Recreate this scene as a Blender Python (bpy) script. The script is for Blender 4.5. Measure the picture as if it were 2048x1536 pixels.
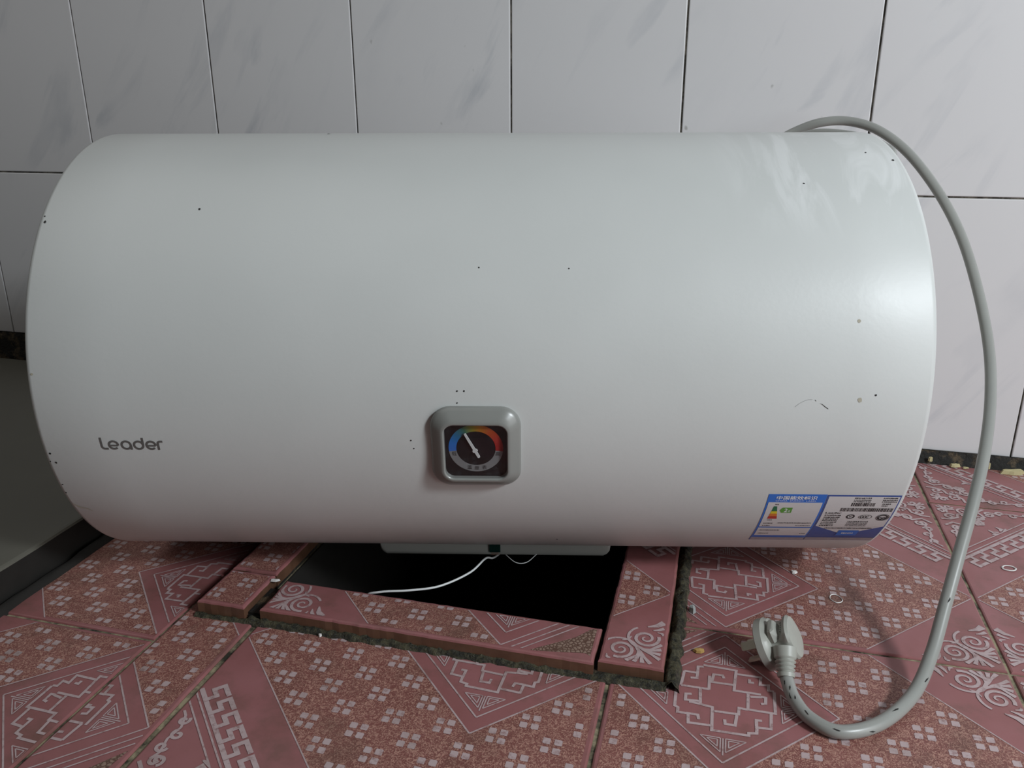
import bpy, math, random
from mathutils import Vector, Matrix, noise

random.seed(7)
for o in list(bpy.data.objects):
    bpy.data.objects.remove(o, do_unlink=True)
scene = bpy.context.scene
COL = scene.collection
PI = math.pi
R2D = math.radians

# ------------------------------------------------------------------ camera
CAM_H, PITCH, YAW, ROLL, FPX = 0.41555, 0.326106, 0.257424, 0.0030325, 1633.53
cd = bpy.data.cameras.new('camera')
cam = bpy.data.objects.new('camera', cd)
COL.objects.link(cam)
fwd = Vector((-math.sin(YAW) * math.cos(PITCH), math.cos(YAW) * math.cos(PITCH), -math.sin(PITCH)))
rgt = Vector((math.cos(YAW), math.sin(YAW), 0))
dwn = fwd.cross(rgt)
cx_ = math.cos(ROLL) * rgt + math.sin(ROLL) * dwn
cy_ = -math.sin(ROLL) * rgt + math.cos(ROLL) * dwn
cam.matrix_world = Matrix(((cx_.x, -cy_.x, -fwd.x, 0), (cx_.y, -cy_.y, -fwd.y, 0),
                           (cx_.z, -cy_.z, -fwd.z, CAM_H), (0, 0, 0, 1)))
cd.sensor_width = 36.0
cd.lens = 36.0 * FPX / 2048.0
cd.clip_start = 0.01
scene.camera = cam

# ------------------------------------------------------------------ light
world = bpy.data.worlds.new('World')
scene.world = world
world.use_nodes = True
wb = world.node_tree.nodes['Background']
wb.inputs[0].default_value = (0.93, 0.97, 1.0, 1)
wb.inputs[1].default_value = 0.012


def area(name, loc, target, size, power, color, size_y=None):
    ld = bpy.data.lights.new(name, 'AREA')
    ld.energy = power
    ld.size = size
    ld.color = color
    if size_y:
        ld.shape = 'RECTANGLE'
        ld.size_y = size_y
    lo = bpy.data.objects.new(name, ld)
    COL.objects.link(lo)
    lo.location = loc
    d = Vector(target) - Vector(loc)
    lo.rotation_euler = d.to_track_quat('-Z', 'Y').to_euler()
    return lo


area('window_light', (1.10, -0.05, 1.03), (0.0, 0.75, 0.15), 0.22, 17.0, (0.88, 0.955, 1.0))
area('low_right_fill', (1.75, -0.30, 0.65), (0.0, 0.75, 0.25), 0.8, 11.0, (0.97, 0.985, 1.0), 1.2)  # broad fill added low on the right to lift the lower heater; no known doorway
area('upper_left_fill', (-1.15, 0.25, 1.9), (-0.6, 0.7, 0.3), 1.8, 7.0, (1.0, 0.98, 0.94))  # large soft fill added to brighten the left side, not a known lamp
scene.view_settings.view_transform = 'Standard'
scene.view_settings.look = 'None'
scene.view_settings.gamma = 1.0
scene.view_settings.use_curve_mapping = False
scene.view_settings.exposure = 0.0


# ------------------------------------------------------------------ material helpers
def newmat(name):
    m = bpy.data.materials.new(name)
    m.use_nodes = True
    nt = m.node_tree
    return m, nt, nt.nodes['Principled BSDF']


def N(nt, t, **kw):
    n = nt.nodes.new(t)
    for k, v in kw.items():
        setattr(n, k, v)
    return n


def ramp(nt, fac, stops):
    r = N(nt, 'ShaderNodeValToRGB')
    el = r.color_ramp.elements
    while len(el) < len(stops):
        el.new(0.5)
    for e, (p, c) in zip(el, stops):
        e.position = p
        e.color = (c, c, c, 1) if isinstance(c, (int, float)) else (*c, 1)
    nt.links.new(fac, r.inputs[0])
    return r.outputs[0]


def objcoord(nt, rnd=True):
    tc = N(nt, 'ShaderNodeTexCoord')
    if not rnd:
        return tc.outputs['Object']
    oi = N(nt, 'ShaderNodeObjectInfo')
    mul = N(nt, 'ShaderNodeMath', operation='MULTIPLY')
    nt.links.new(oi.outputs['Random'], mul.inputs[0])
    mul.inputs[1].default_value = 37.0
    add = N(nt, 'ShaderNodeVectorMath', operation='ADD')
    nt.links.new(tc.outputs['Object'], add.inputs[0])
    nt.links.new(mul.outputs[0], add.inputs[1])
    return add.outputs[0]


def noi(nt, vec, scale, detail=4, rough=0.55, dist=0.0):
    n = N(nt, 'ShaderNodeTexNoise')
    n.inputs['Scale'].default_value = scale
    n.inputs['Detail'].default_value = detail
    n.inputs['Roughness'].default_value = rough
    n.inputs['Distortion'].default_value = dist
    nt.links.new(vec, n.inputs['Vector'])
    return n.outputs['Fac']


def mix(nt, fac, a, b, mode='MIX'):
    m = N(nt, 'ShaderNodeMix', data_type='RGBA', blend_type=mode)
    if isinstance(fac, (int, float)):
        m.inputs[0].default_value = fac
    else:
        nt.links.new(fac, m.inputs[0])
    for s, i in ((a, 6), (b, 7)):
        if isinstance(s, tuple):
            m.inputs[i].default_value = (*s, 1)
        else:
            nt.links.new(s, m.inputs[i])
    return m.outputs[2]


def bump(nt, b, h, strength, dist):
    bn = N(nt, 'ShaderNodeBump')
    bn.inputs['Strength'].default_value = strength
    bn.inputs['Distance'].default_value = dist
    nt.links.new(h, bn.inputs['Height'])
    nt.links.new(bn.outputs[0], b.inputs['Normal'])


def plain(name, col, rough=0.5, metal=0.0, var=0.08, scale=60, spec=0.5, coat=0.0):
    m, nt, b = newmat(name)
    v = objcoord(nt)
    f = noi(nt, v, scale)
    lo = tuple(c * (1 - var) for c in col)
    hi = tuple(min(1, c * (1 + var)) for c in col)
    nt.links.new(mix(nt, f, lo, hi), b.inputs['Base Color'])
    b.inputs['Roughness'].default_value = rough
    b.inputs['Metallic'].default_value = metal
    b.inputs['Specular IOR Level'].default_value = spec
    b.inputs['Coat Weight'].default_value = coat
    return m


M = {}


def build_materials():
    # glazed floor tile, smooth mauve-red glaze with mottling and dirt
    m, nt, b = newmat('tile_glaze'); M['glaze'] = m
    v = objcoord(nt)
    c = mix(nt, ramp(nt, noi(nt, v, 14, 5), [(0.3, 0), (0.7, 1)]), (0.275, 0.103, 0.100), (0.345, 0.143, 0.148))
    dirt = ramp(nt, noi(nt, v, 22, 6, 0.65), [(0.50, 0), (0.78, 0.75)])
    c = mix(nt, dirt, c, (0.13, 0.080, 0.058))
    nt.links.new(c, b.inputs['Base Color'])
    nt.links.new(ramp(nt, noi(nt, v, 30, 4), [(0.3, 0.36), (0.75, 0.55)]), b.inputs['Roughness'])
    bump(nt, b, noi(nt, v, 260, 3), 0.12, 0.0006)
    # textured field with worm-like relief
    m, nt, b = newmat('tile_field'); M['field'] = m
    v = objcoord(nt)
    w = noi(nt, v, 430, 2, 0.5, 1.8)
    worm = ramp(nt, w, [(0.47, 0), (0.60, 1)])
    base = mix(nt, ramp(nt, noi(nt, v, 18, 5), [(0.3, 0), (0.7, 1)]), (0.200, 0.071, 0.060), (0.260, 0.098, 0.084))
    c = mix(nt, worm, base, (0.45, 0.240, 0.190))
    dirt = ramp(nt, noi(nt, v, 20, 6, 0.65), [(0.50, 0), (0.80, 0.7)])
    c = mix(nt, dirt, c, (0.12, 0.072, 0.052))
    nt.links.new(c, b.inputs['Base Color'])
    b.inputs['Roughness'].default_value = 0.46
    bump(nt, b, w, 0.55, 0.0012)
    # pale glaze print
    m, nt, b = newmat('tile_print'); M['print'] = m
    v = objcoord(nt)
    c = mix(nt, noi(nt, v, 90, 4), (0.46, 0.345, 0.345), (0.54, 0.43, 0.44))
    wear = ramp(nt, noi(nt, v, 170, 5, 0.7), [(0.52, 0), (0.68, 0.8)])
    c = mix(nt, wear, c, (0.27, 0.15, 0.145))
    dirt = ramp(nt, noi(nt, v, 20, 6, 0.65), [(0.50, 0), (0.80, 0.6)])
    c = mix(nt, dirt, c, (0.17, 0.115, 0.085))
    nt.links.new(c, b.inputs['Base Color'])
    b.inputs['Roughness'].default_value = 0.42
    # grit between scroll lines on the star motif
    m, nt, b = newmat('tile_pebble'); M['pebble'] = m
    v = objcoord(nt)
    vo = N(nt, 'ShaderNodeTexVoronoi', feature='DISTANCE_TO_EDGE')
    vo.inputs['Scale'].default_value = 330
    nt.links.new(v, vo.inputs['Vector'])
    c = mix(nt, ramp(nt, vo.outputs['Distance'], [(0.05, 0), (0.22, 1)]), (0.12, 0.062, 0.045), (0.30, 0.205, 0.160))
    nt.links.new(c, b.inputs['Base Color'])
    b.inputs['Roughness'].default_value = 0.5
    bump(nt, b, vo.outputs['Distance'], 0.6, 0.001)
    # mortar, moss, grime
    m, nt, b = newmat('mortar'); M['mortar'] = m
    v = objcoord(nt)
    c = mix(nt, ramp(nt, noi(nt, v, 45, 6, 0.7), [(0.38, 0), (0.58, 1)]), (0.030, 0.030, 0.020), (0.36, 0.31, 0.20))
    nt.links.new(c, b.inputs['Base Color'])
    b.inputs['Roughness'].default_value = 0.85
    m, nt, b = newmat('moss'); M['moss'] = m
    v = objcoord(nt)
    c = mix(nt, ramp(nt, noi(nt, v, 160, 6, 0.7), [(0.42, 0), (0.66, 1)]), (0.016, 0.016, 0.010), (0.105, 0.095, 0.052))
    nt.links.new(c, b.inputs['Base Color'])
    nt.links.new(ramp(nt, noi(nt, v, 300, 2), [(0.4, 0.25), (0.6, 0.9)]), b.inputs['Roughness'])
    bump(nt, b, noi(nt, v, 420, 5, 0.7), 1.0, 0.002)
    m, nt, b = newmat('grime'); M['grime'] = m
    v = objcoord(nt)
    c = mix(nt, ramp(nt, noi(nt, v, 60, 6, 0.7), [(0.52, 0), (0.74, 1)]), (0.010, 0.009, 0.007), (0.16, 0.11, 0.06))
    nt.links.new(c, b.inputs['Base Color'])
    b.inputs['Roughness'].default_value = 0.7
    bump(nt, b, noi(nt, v, 130, 5, 0.7), 0.9, 0.004)
    # wall grout: dirty lines
    m, nt, b = newmat('grout'); M['grout'] = m
    v = objcoord(nt, False)
    c = mix(nt, ramp(nt, noi(nt, v, 30, 6, 0.75), [(0.46, 0), (0.66, 1)]), (0.05, 0.045, 0.035), (0.34, 0.31, 0.26))
    nt.links.new(c, b.inputs['Base Color'])
    b.inputs['Roughness'].default_value = 0.9
    # marbled white wall tile
    m, nt, b = newmat('wall_tile_marble'); M['marble'] = m
    v = objcoord(nt)
    mp = N(nt, 'ShaderNodeMapping')
    mp.inputs['Rotation'].default_value = (0, R2D(-32), 0)
    nt.links.new(v, mp.inputs['Vector'])
    mp2 = N(nt, 'ShaderNodeMapping')
    mp2.inputs['Scale'].default_value = (26, 1, 6.0)
    nt.links.new(mp.outputs[0], mp2.inputs['Vector'])
    f = noi(nt, mp2.outputs[0], 1.0, 4, 0.55, 0.5)
    g = noi(nt, v, 7, 2)
    vein = N(nt, 'ShaderNodeMath', operation='MULTIPLY')
    nt.links.new(ramp(nt, f, [(0.52, 0), (0.72, 1)]), vein.inputs[0])
    nt.links.new(ramp(nt, g, [(0.42, 0.1), (0.65, 1)]), vein.inputs[1])
    c = mix(nt, vein.outputs[0], (0.70, 0.685, 0.69), (0.52, 0.525, 0.55))
    spk = ramp(nt, noi(nt, v, 55, 1, 0.4), [(0.80, 0), (0.84, 0.8)])
    c = mix(nt, spk, c, (0.3, 0.29, 0.27))
    nt.links.new(c, b.inputs['Base Color'])
    b.inputs['Roughness'].default_value = 0.30
    b.inputs['Specular IOR Level'].default_value = 0.4
    bump(nt, b, noi(nt, v, 9, 2), 0.08, 0.004)
    # white enamel of the heater, with pale wipe marks near its right end
    m, nt, b = newmat('white_enamel'); M['enamel'] = m
    tc = N(nt, 'ShaderNodeTexCoord')
    v = tc.outputs['Object']
    sep = N(nt, 'ShaderNodeSeparateXYZ')
    nt.links.new(v, sep.inputs[0])
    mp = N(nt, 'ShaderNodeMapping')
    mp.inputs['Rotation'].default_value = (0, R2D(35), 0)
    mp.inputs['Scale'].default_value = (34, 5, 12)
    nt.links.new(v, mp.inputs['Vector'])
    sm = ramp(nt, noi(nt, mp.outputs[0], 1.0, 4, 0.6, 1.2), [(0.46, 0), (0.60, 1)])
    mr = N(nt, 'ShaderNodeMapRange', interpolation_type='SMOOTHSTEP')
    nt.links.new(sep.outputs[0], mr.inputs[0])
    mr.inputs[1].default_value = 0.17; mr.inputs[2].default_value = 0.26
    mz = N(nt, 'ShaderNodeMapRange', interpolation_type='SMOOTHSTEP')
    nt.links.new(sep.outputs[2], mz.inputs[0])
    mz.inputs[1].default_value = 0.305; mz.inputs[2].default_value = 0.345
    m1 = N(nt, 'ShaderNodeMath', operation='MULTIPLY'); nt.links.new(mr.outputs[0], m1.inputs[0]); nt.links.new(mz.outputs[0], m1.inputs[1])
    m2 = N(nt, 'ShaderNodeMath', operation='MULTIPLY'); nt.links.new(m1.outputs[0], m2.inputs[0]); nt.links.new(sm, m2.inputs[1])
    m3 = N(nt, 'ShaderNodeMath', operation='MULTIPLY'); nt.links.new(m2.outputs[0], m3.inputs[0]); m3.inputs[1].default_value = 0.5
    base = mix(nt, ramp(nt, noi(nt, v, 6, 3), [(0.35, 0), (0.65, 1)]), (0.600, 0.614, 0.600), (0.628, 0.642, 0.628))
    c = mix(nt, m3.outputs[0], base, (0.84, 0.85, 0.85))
    nt.links.new(c, b.inputs['Base Color'])
    nt.links.new(ramp(nt, noi(nt, v, 12, 4), [(0.3, 0.37), (0.7, 0.45)]), b.inputs['Roughness'])
    b.inputs['Specular IOR Level'].default_value = 0.5
    bump(nt, b, noi(nt, v, 260, 2), 0.10, 0.0006)
    # grey cord with scuffs
    m, nt, b = newmat('cord_pvc'); M['cord'] = m
    v = objcoord(nt)
    sc = ramp(nt, noi(nt, v, 120, 5, 0.75), [(0.64, 0), (0.70, 1)])
    c = mix(nt, sc, (0.40, 0.41, 0.39), (0.07, 0.06, 0.045))
    nt.links.new(c, b.inputs['Base Color'])
    b.inputs['Roughness'].default_value = 0.33
    M['cord_clean'] = plain('cord_pvc_clean', (0.31, 0.315, 0.295), 0.33, var=0.05)
    M['plug'] = plain('plug_plastic', (0.375, 0.38, 0.34), 0.42, var=0.12, scale=90)
    M['plug_dirty'] = plain('plug_grime', (0.05, 0.045, 0.035), 0.7)
    M['brass'] = plain('pin_metal', (0.66, 0.64, 0.52), 0.35, metal=0.55, var=0.1)
    M['bezel'] = plain('bezel_grey', (0.25, 0.255, 0.24), 0.28, var=0.05)
    M['black'] = plain('dial_black', (0.006, 0.006, 0.008), 0.5)
    M['ink'] = plain('ink_black', (0.02, 0.02, 0.022), 0.6)
    M['ink_grey'] = plain('ink_grey', (0.10, 0.10, 0.105), 0.6)
    M['logo'] = plain('logo_grey', (0.125, 0.118, 0.112), 0.5)
    M['needle'] = plain('needle_white', (0.80, 0.80, 0.78), 0.45)
    M['box'] = plain('cover_white', (0.40, 0.41, 0.385), 0.4, var=0.04)
    M['lens'] = plain('indicator_dark', (0.008, 0.035, 0.03), 0.2)
    M['amber'] = plain('indicator_print', (0.30, 0.17, 0.12), 0.6)
    M['blue'] = plain('label_blue', (0.035, 0.17, 0.62), 0.4, var=0.05)
    M['blue_deep'] = plain('label_deep_blue', (0.05, 0.10, 0.34), 0.4, var=0.08)
    M['paper'] = plain('label_paper', (0.66, 0.65, 0.65), 0.45, var=0.04)
    M['silver'] = plain('label_silver_edge', (0.36, 0.34, 0.37), 0.45, var=0.25, scale=200)
    M['e_green'] = plain('label_dark_green', (0.02, 0.16, 0.07), 0.5)
    M['e_lime'] = plain('label_green', (0.11, 0.33, 0.05), 0.5)
    M['e_yellow'] = plain('label_yellow', (0.75, 0.62, 0.03), 0.5)
    M['e_orange'] = plain('label_orange', (0.70, 0.20, 0.03), 0.5)
    M['e_red'] = plain('label_red', (0.48, 0.04, 0.03), 0.5)
    M['text_white'] = plain('label_white_ink', (0.80, 0.82, 0.85), 0.5)
    M['wire'] = plain('wire_white', (0.72, 0.74, 0.74), 0.4)
    M['bag'] = plain('black_plastic', (0.007, 0.007, 0.009), 0.35)
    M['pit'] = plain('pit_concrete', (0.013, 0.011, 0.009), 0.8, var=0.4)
    M['step'] = plain('step_grey', (0.125, 0.120, 0.098), 0.5, var=0.16, scale=9)
    M['tile_side'] = plain('tile_brown_side', (0.13, 0.066, 0.040), 0.35, var=0.45, scale=70)
    M['chalk'] = plain('white_residue', (0.72, 0.70, 0.68), 0.8)
    M['caulk'] = plain('yellow_caulk', (0.46, 0.40, 0.22), 0.8, var=0.2)
    M['stone'] = plain('pebble_grey', (0.33, 0.35, 0.34), 0.8, var=0.3)
    M['straw'] = plain('straw_bit', (0.42, 0.26, 0.08), 0.7, var=0.3)
    M['speck'] = plain('dark_speck', (0.012, 0.011, 0.010), 0.7)
    M['scuff'] = plain('yellow_scuff', (0.42, 0.39, 0.31), 0.7)
    # gauge glass: clear pane with a natural Fresnel reflection
    m = bpy.data.materials.new('gauge_glass'); m.use_nodes = True; M['glass'] = m
    nt = m.node_tree
    nt.nodes.clear()
    out = N(nt, 'ShaderNodeOutputMaterial')
    mx = N(nt, 'ShaderNodeMixShader')
    fr = N(nt, 'ShaderNodeFresnel'); fr.inputs[0].default_value = 1.45
    tr = N(nt, 'ShaderNodeBsdfTransparent')
    tr.inputs[0].default_value = (0.86, 0.87, 0.88, 1)
    gl = N(nt, 'ShaderNodeBsdfGlossy'); gl.inputs['Roughness'].default_value = 0.05
    nt.links.new(fr.outputs[0], mx.inputs[0]); nt.links.new(tr.outputs[0], mx.inputs[1]); nt.links.new(gl.outputs[0], mx.inputs[2])
    nt.links.new(mx.outputs[0], out.inputs[0])
    # coloured ring print reads its ink from the mesh
    m, nt, b = newmat('ring_print'); M['ring'] = m
    at = N(nt, 'ShaderNodeVertexColor', layer_name='ink')
    nt.links.new(at.outputs[0], b.inputs['Base Color'])
    b.inputs['Roughness'].default_value = 0.5


build_materials()


# ------------------------------------------------------------------ mesh helpers
class MB:
    def __init__(s):
        s.v, s.f = [], []

    def add(s, vs, fs):
        k = len(s.v)
        s.v += [tuple(p) for p in vs]
        s.f += [tuple(i + k for i in f) for f in fs]

    def poly(s, pts):
        s.add(pts, [tuple(range(len(pts)))])

    def box(s, x0, x1, y0, y1, z0, z1):
        s.add([(x, y, z) for z in (z0, z1) for y in (y0, y1) for x in (x0, x1)],
              [(0, 2, 3, 1), (4, 5, 7, 6), (0, 1, 5, 4), (2, 6, 7, 3), (0, 4, 6, 2), (1, 3, 7, 5)])

    def mesh(s, name, mat, smooth=False):
        me = bpy.data.meshes.new(name)
        me.from_pydata(s.v, [], s.f)
        me.update()
        if mat:
            me.materials.append(M[mat] if isinstance(mat, str) else mat)
        if smooth:
            me.polygons.foreach_set('use_smooth', [True] * len(me.polygons))
        return me

    def build(s, name, mat, parent=None, loc=(0, 0, 0), smooth=False, fix=False):
        me = s.mesh(name, mat, smooth)
        if fix:
            import bmesh
            bm = bmesh.new(); bm.from_mesh(me)
            bmesh.ops.recalc_face_normals(bm, faces=bm.faces)
            bm.to_mesh(me); bm.free()
        return link(name, me, parent, loc)


def link(name, me, parent=None, loc=(0, 0, 0)):
    o = bpy.data.objects.new(name, me)
    COL.objects.link(o)
    o.parent = parent
    o.location = loc
    return o


def empty(name, loc=(0, 0, 0), rz=0, label=None, cat=None, group=None, kind=None, parent=None):
    o = bpy.data.objects.new(name, None)
    COL.objects.link(o)
    o.location = loc
    o.rotation_euler = (0, 0, rz)
    o.empty_display_size = 0.05
    o.parent = parent
    return tag(o, label, cat, group, kind)


def tag(o, label=None, cat=None, group=None, kind=None):
    if label: o['label'] = label
    if cat: o['category'] = cat
    if group: o['group'] = group
    if kind: o['kind'] = kind
    return o


def smooth_by_angle(o, ang=35):
    o.data.polygons.foreach_set('use_smooth', [True] * len(o.data.polygons))
    o.data.set_sharp_from_angle(angle=R2D(ang))


def clip(poly, x0, x1, y0, y1):
    def cut(pts, ax, lim, sgn):
        out = []
        for i in range(len(pts)):
            a, b = pts[i - 1], pts[i]
            da, db = (a[ax] - lim) * sgn, (b[ax] - lim) * sgn
            if (da >= 0) != (db >= 0):
                t = da / (da - db)
                out.append((a[0] + (b[0] - a[0]) * t, a[1] + (b[1] - a[1]) * t))
            if db >= 0:
                out.append(b)
        return out
    for ax, lim, sg in ((0, x0, 1), (0, x1, -1), (1, y0, 1), (1, y1, -1)):
        poly = cut(poly, ax, lim, sg)
        if len(poly) < 3:
            return []
    return poly


def halfcut(pts, nx, ny, d):            # keep nx*x + ny*y >= d
    out = []
    for i in range(len(pts)):
        a, b = pts[i - 1], pts[i]
        da, db = nx * a[0] + ny * a[1] - d, nx * b[0] + ny * b[1] - d
        if (da >= 0) != (db >= 0):
            t = da / (da - db)
            out.append((a[0] + (b[0] - a[0]) * t, a[1] + (b[1] - a[1]) * t))
        if db >= 0:
            out.append(b)
    return out


def stroke(pts, w):
    """quads of a 2-D polyline of width w (w may be one number per point)"""
    ws = w if isinstance(w, (list, tuple)) else [w] * len(pts)
    n = len(pts)
    L, Rr = [], []
    for i in range(n):
        a = pts[max(0, i - 1)]; b = pts[i]; c = pts[min(n - 1, i + 1)]
        d1 = Vector((b[0] - a[0], b[1] - a[1])); d2 = Vector((c[0] - b[0], c[1] - b[1]))
        if d1.length < 1e-9: d1 = d2
        if d2.length < 1e-9: d2 = d1
        d1 = d1.normalized(); d2 = d2.normalized()
        n1 = Vector((-d1.y, d1.x)); n2 = Vector((-d2.y, d2.x))
        m = (n1 + n2)
        m = m.normalized() if m.length > 1e-6 else n1
        k = 1.0 / max(0.45, m.dot(n1))
        h = ws[i] * 0.5 * k
        L.append((b[0] + m.x * h, b[1] + m.y * h))
        Rr.append((b[0] - m.x * h, b[1] - m.y * h))
    return [[L[i], Rr[i], Rr[i + 1], L[i + 1]] for i in range(n - 1)]


def tube(path, rad, segs=14, caps=True):
    mb = MB()
    rads = rad if isinstance(rad, (list, tuple)) else [rad] * len(path)
    P = [Vector(p) for p in path]
    up = Vector((0.3, 0.2, 1)).normalized()
    rings = []
    for i, p in enumerate(P):
        t = (P[min(i + 1, len(P) - 1)] - P[max(i - 1, 0)]).normalized()
        s = (up - t * up.dot(t)).normalized()
        up = s
        b = t.cross(s)
        rings.append([p + (s * math.cos(2 * PI * k / segs) + b * math.sin(2 * PI * k / segs)) * rads[i] for k in range(segs)])
    for r in rings:
        mb.v += [tuple(q) for q in r]
    for i in range(len(P) - 1):
        for k in range(segs):
            k2 = (k + 1) % segs
            mb.f.append((i * segs + k, i * segs + k2, (i + 1) * segs + k2, (i + 1) * segs + k))
    if caps:
        mb.f.append(tuple(range(segs - 1, -1, -1)))
        mb.f.append(tuple((len(P) - 1) * segs + k for k in range(segs)))
    return mb


def catmull(pts, per=8):
    P = [Vector(p) for p in pts]
    P = [P[0] * 2 - P[1]] + P + [P[-1] * 2 - P[-2]]
    out = []
    for i in range(1, len(P) - 2):
        for k in range(per):
            t = k / per
            a, b, c, d = P[i - 1], P[i], P[i + 1], P[i + 2]
            out.append(0.5 * ((2 * b) + (c - a) * t + (2 * a - 5 * b + 4 * c - d) * t * t + (3 * b - a - 3 * c + d) * t ** 3))
    out.append(P[-2])
    return out


def slab_mesh(name, outline, z0, z1, bev, mat_top, mat_side):
    """slab of a convex outline (CCW), rounded top edge; side in its own material"""
    n = len(outline)
    c = Vector((sum(p[0] for p in outline) / n, sum(p[1] for p in outline) / n))

    def ring(inset, z):
        r = []
        for i in range(n):
            a, b, d = Vector(outline[i - 1]), Vector(outline[i]), Vector(outline[(i + 1) % n])
            e1 = (b - a).normalized(); e2 = (d - b).normalized()
            m = Vector((-e1.y - e2.y, e1.x + e2.x))
            m = m.normalized() if m.length > 1e-6 else Vector((-e1.y, e1.x))
            k = 1 / max(0.5, m.dot(Vector((-e1.y, e1.x))))
            q = b + m * inset * k
            r.append((q.x, q.y, z))
        return r
    rs = [ring(0, z0), ring(0, z1 - bev), ring(bev * 0.3, z1 - bev * 0.3), ring(bev, z1)]
    me = bpy.data.meshes.new(name)
    v = [p for r in rs for p in r]
    f, mi = [], []
    for j in range(3):
        for i in range(n):
            k = (i + 1) % n
            f.append((j * n + i, j * n + k, (j + 1) * n + k, (j + 1) * n + i)); mi.append(1 if j == 0 else 0)
    f.append(tuple(3 * n + i for i in range(n))); mi.append(0)
    f.append(tuple(range(n - 1, -1, -1))); mi.append(1)
    me.from_pydata(v, [], f)
    me.materials.append(M[mat_top]); me.materials.append(M[mat_side])
    me.polygons.foreach_set('material_index', mi)
    me.update()
    return me


def rect_outline(x0, x1, y0, y1, step=None, amp=0.0):
    cs = [(x0, y0), (x1, y0), (x1, y1), (x0, y1)]
    if not step:
        return cs
    out = []
    for i in range(4):
        a, b = Vector(cs[i]), Vector(cs[(i + 1) % 4])
        k = max(1, int((b - a).length / step))
        e = (b - a).normalized(); nn = Vector((-e.y, e.x))
        for j in range(k):
            p = a + (b - a) * (j / k)
            if j:
                q = abs(noise.noise(Vector((p.x * 90, p.y * 90, 3.3)))) * amp
                p = p + nn * q
            out.append((p.x, p.y))
    return out


# ------------------------------------------------------------------ floor tile design (unit square, medallion at upper right)
EC, EH, EI = 0.713, 0.268, 0.213
FRET = [
 [(-0.054, 0.122), (0.029, 0.12), (0.024, 0.04), (0.089, 0.041)], [(-0.101, 0.086), (-0.068, 0.086)],
 [(-0.053, 0.115), (-0.067, 0.112), (-0.068, 0.065), (-0.084, 0.063)],
 [(-0.001, 0.081), (-0.005, 0.092), (-0.027, 0.09), (-0.031, 0.059), (0.024, 0.061)],
 [(-0.037, 0.082), (-0.037, 0.031), (-0.052, 0.028)], [(-0.106, 0.028), (-0.059, 0.029), (-0.037, 0.029)],
 [(-0.058, 0.028), (-0.056, -0.027)], [(-0.083, -0.029), (-0.053, -0.031)],
 [(-0.078, 0.001), (-0.092, -0.002), (-0.092, -0.024), (-0.06, -0.021)],
 [(-0.101, 0.086), (-0.103, 0.060), (-0.106, 0.028)],
 [(-0.117, 0.031), (-0.116, -0.052), (-0.108, -0.056), (-0.108, -0.073), (-0.085, -0.072)],
 [(-0.057, -0.086), (-0.06, -0.071), (-0.083, -0.071), (-0.081, -0.103), (-0.03, -0.1)],
 [(-0.053, -0.032), (-0.027, -0.035), (-0.026, -0.115), (0.058, -0.112), (0.058, -0.104), (0.076, -0.1), (0.077, -0.08), (0.109, -0.077), (0.111, -0.021)],
 [(-0.022, -0.048), (0.035, -0.045), (0.036, -0.022), (0.056, -0.023)],
 [(0.058, 0.036), (0.057, -0.022), (0.121, -0.021), (0.121, 0.058)],
 [(0.003, -0.071), (0.004, -0.086), (0.027, -0.086), (0.031, -0.049)],
 [(0.089, -0.054), (0.076, -0.055), (0.076, -0.082)],
 [(0.032, 0.106), (0.09, 0.108), (0.088, 0.078), (0.108, 0.081), (0.108, 0.061), (0.121, 0.06)],
 [(0.073, 0.082), (0.062, 0.081), (0.062, 0.093)],
 [(0.089, 0.033), (0.1, 0.032), (0.099, 0.009), (0.088, 0.006)], [(0.063, 0.026), (0.09, 0.031)]]


def spiral(cx, cy, r0, r1, a0, turns, n=26):
    pts = []
    for i in range(n + 1):
        t = i / n
        r = r0 + (r1 - r0) * t
        a = a0 + turns * 2 * PI * t
        pts.append((cx + r * math.cos(a), cy + r * math.sin(a)))
    return pts


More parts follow.
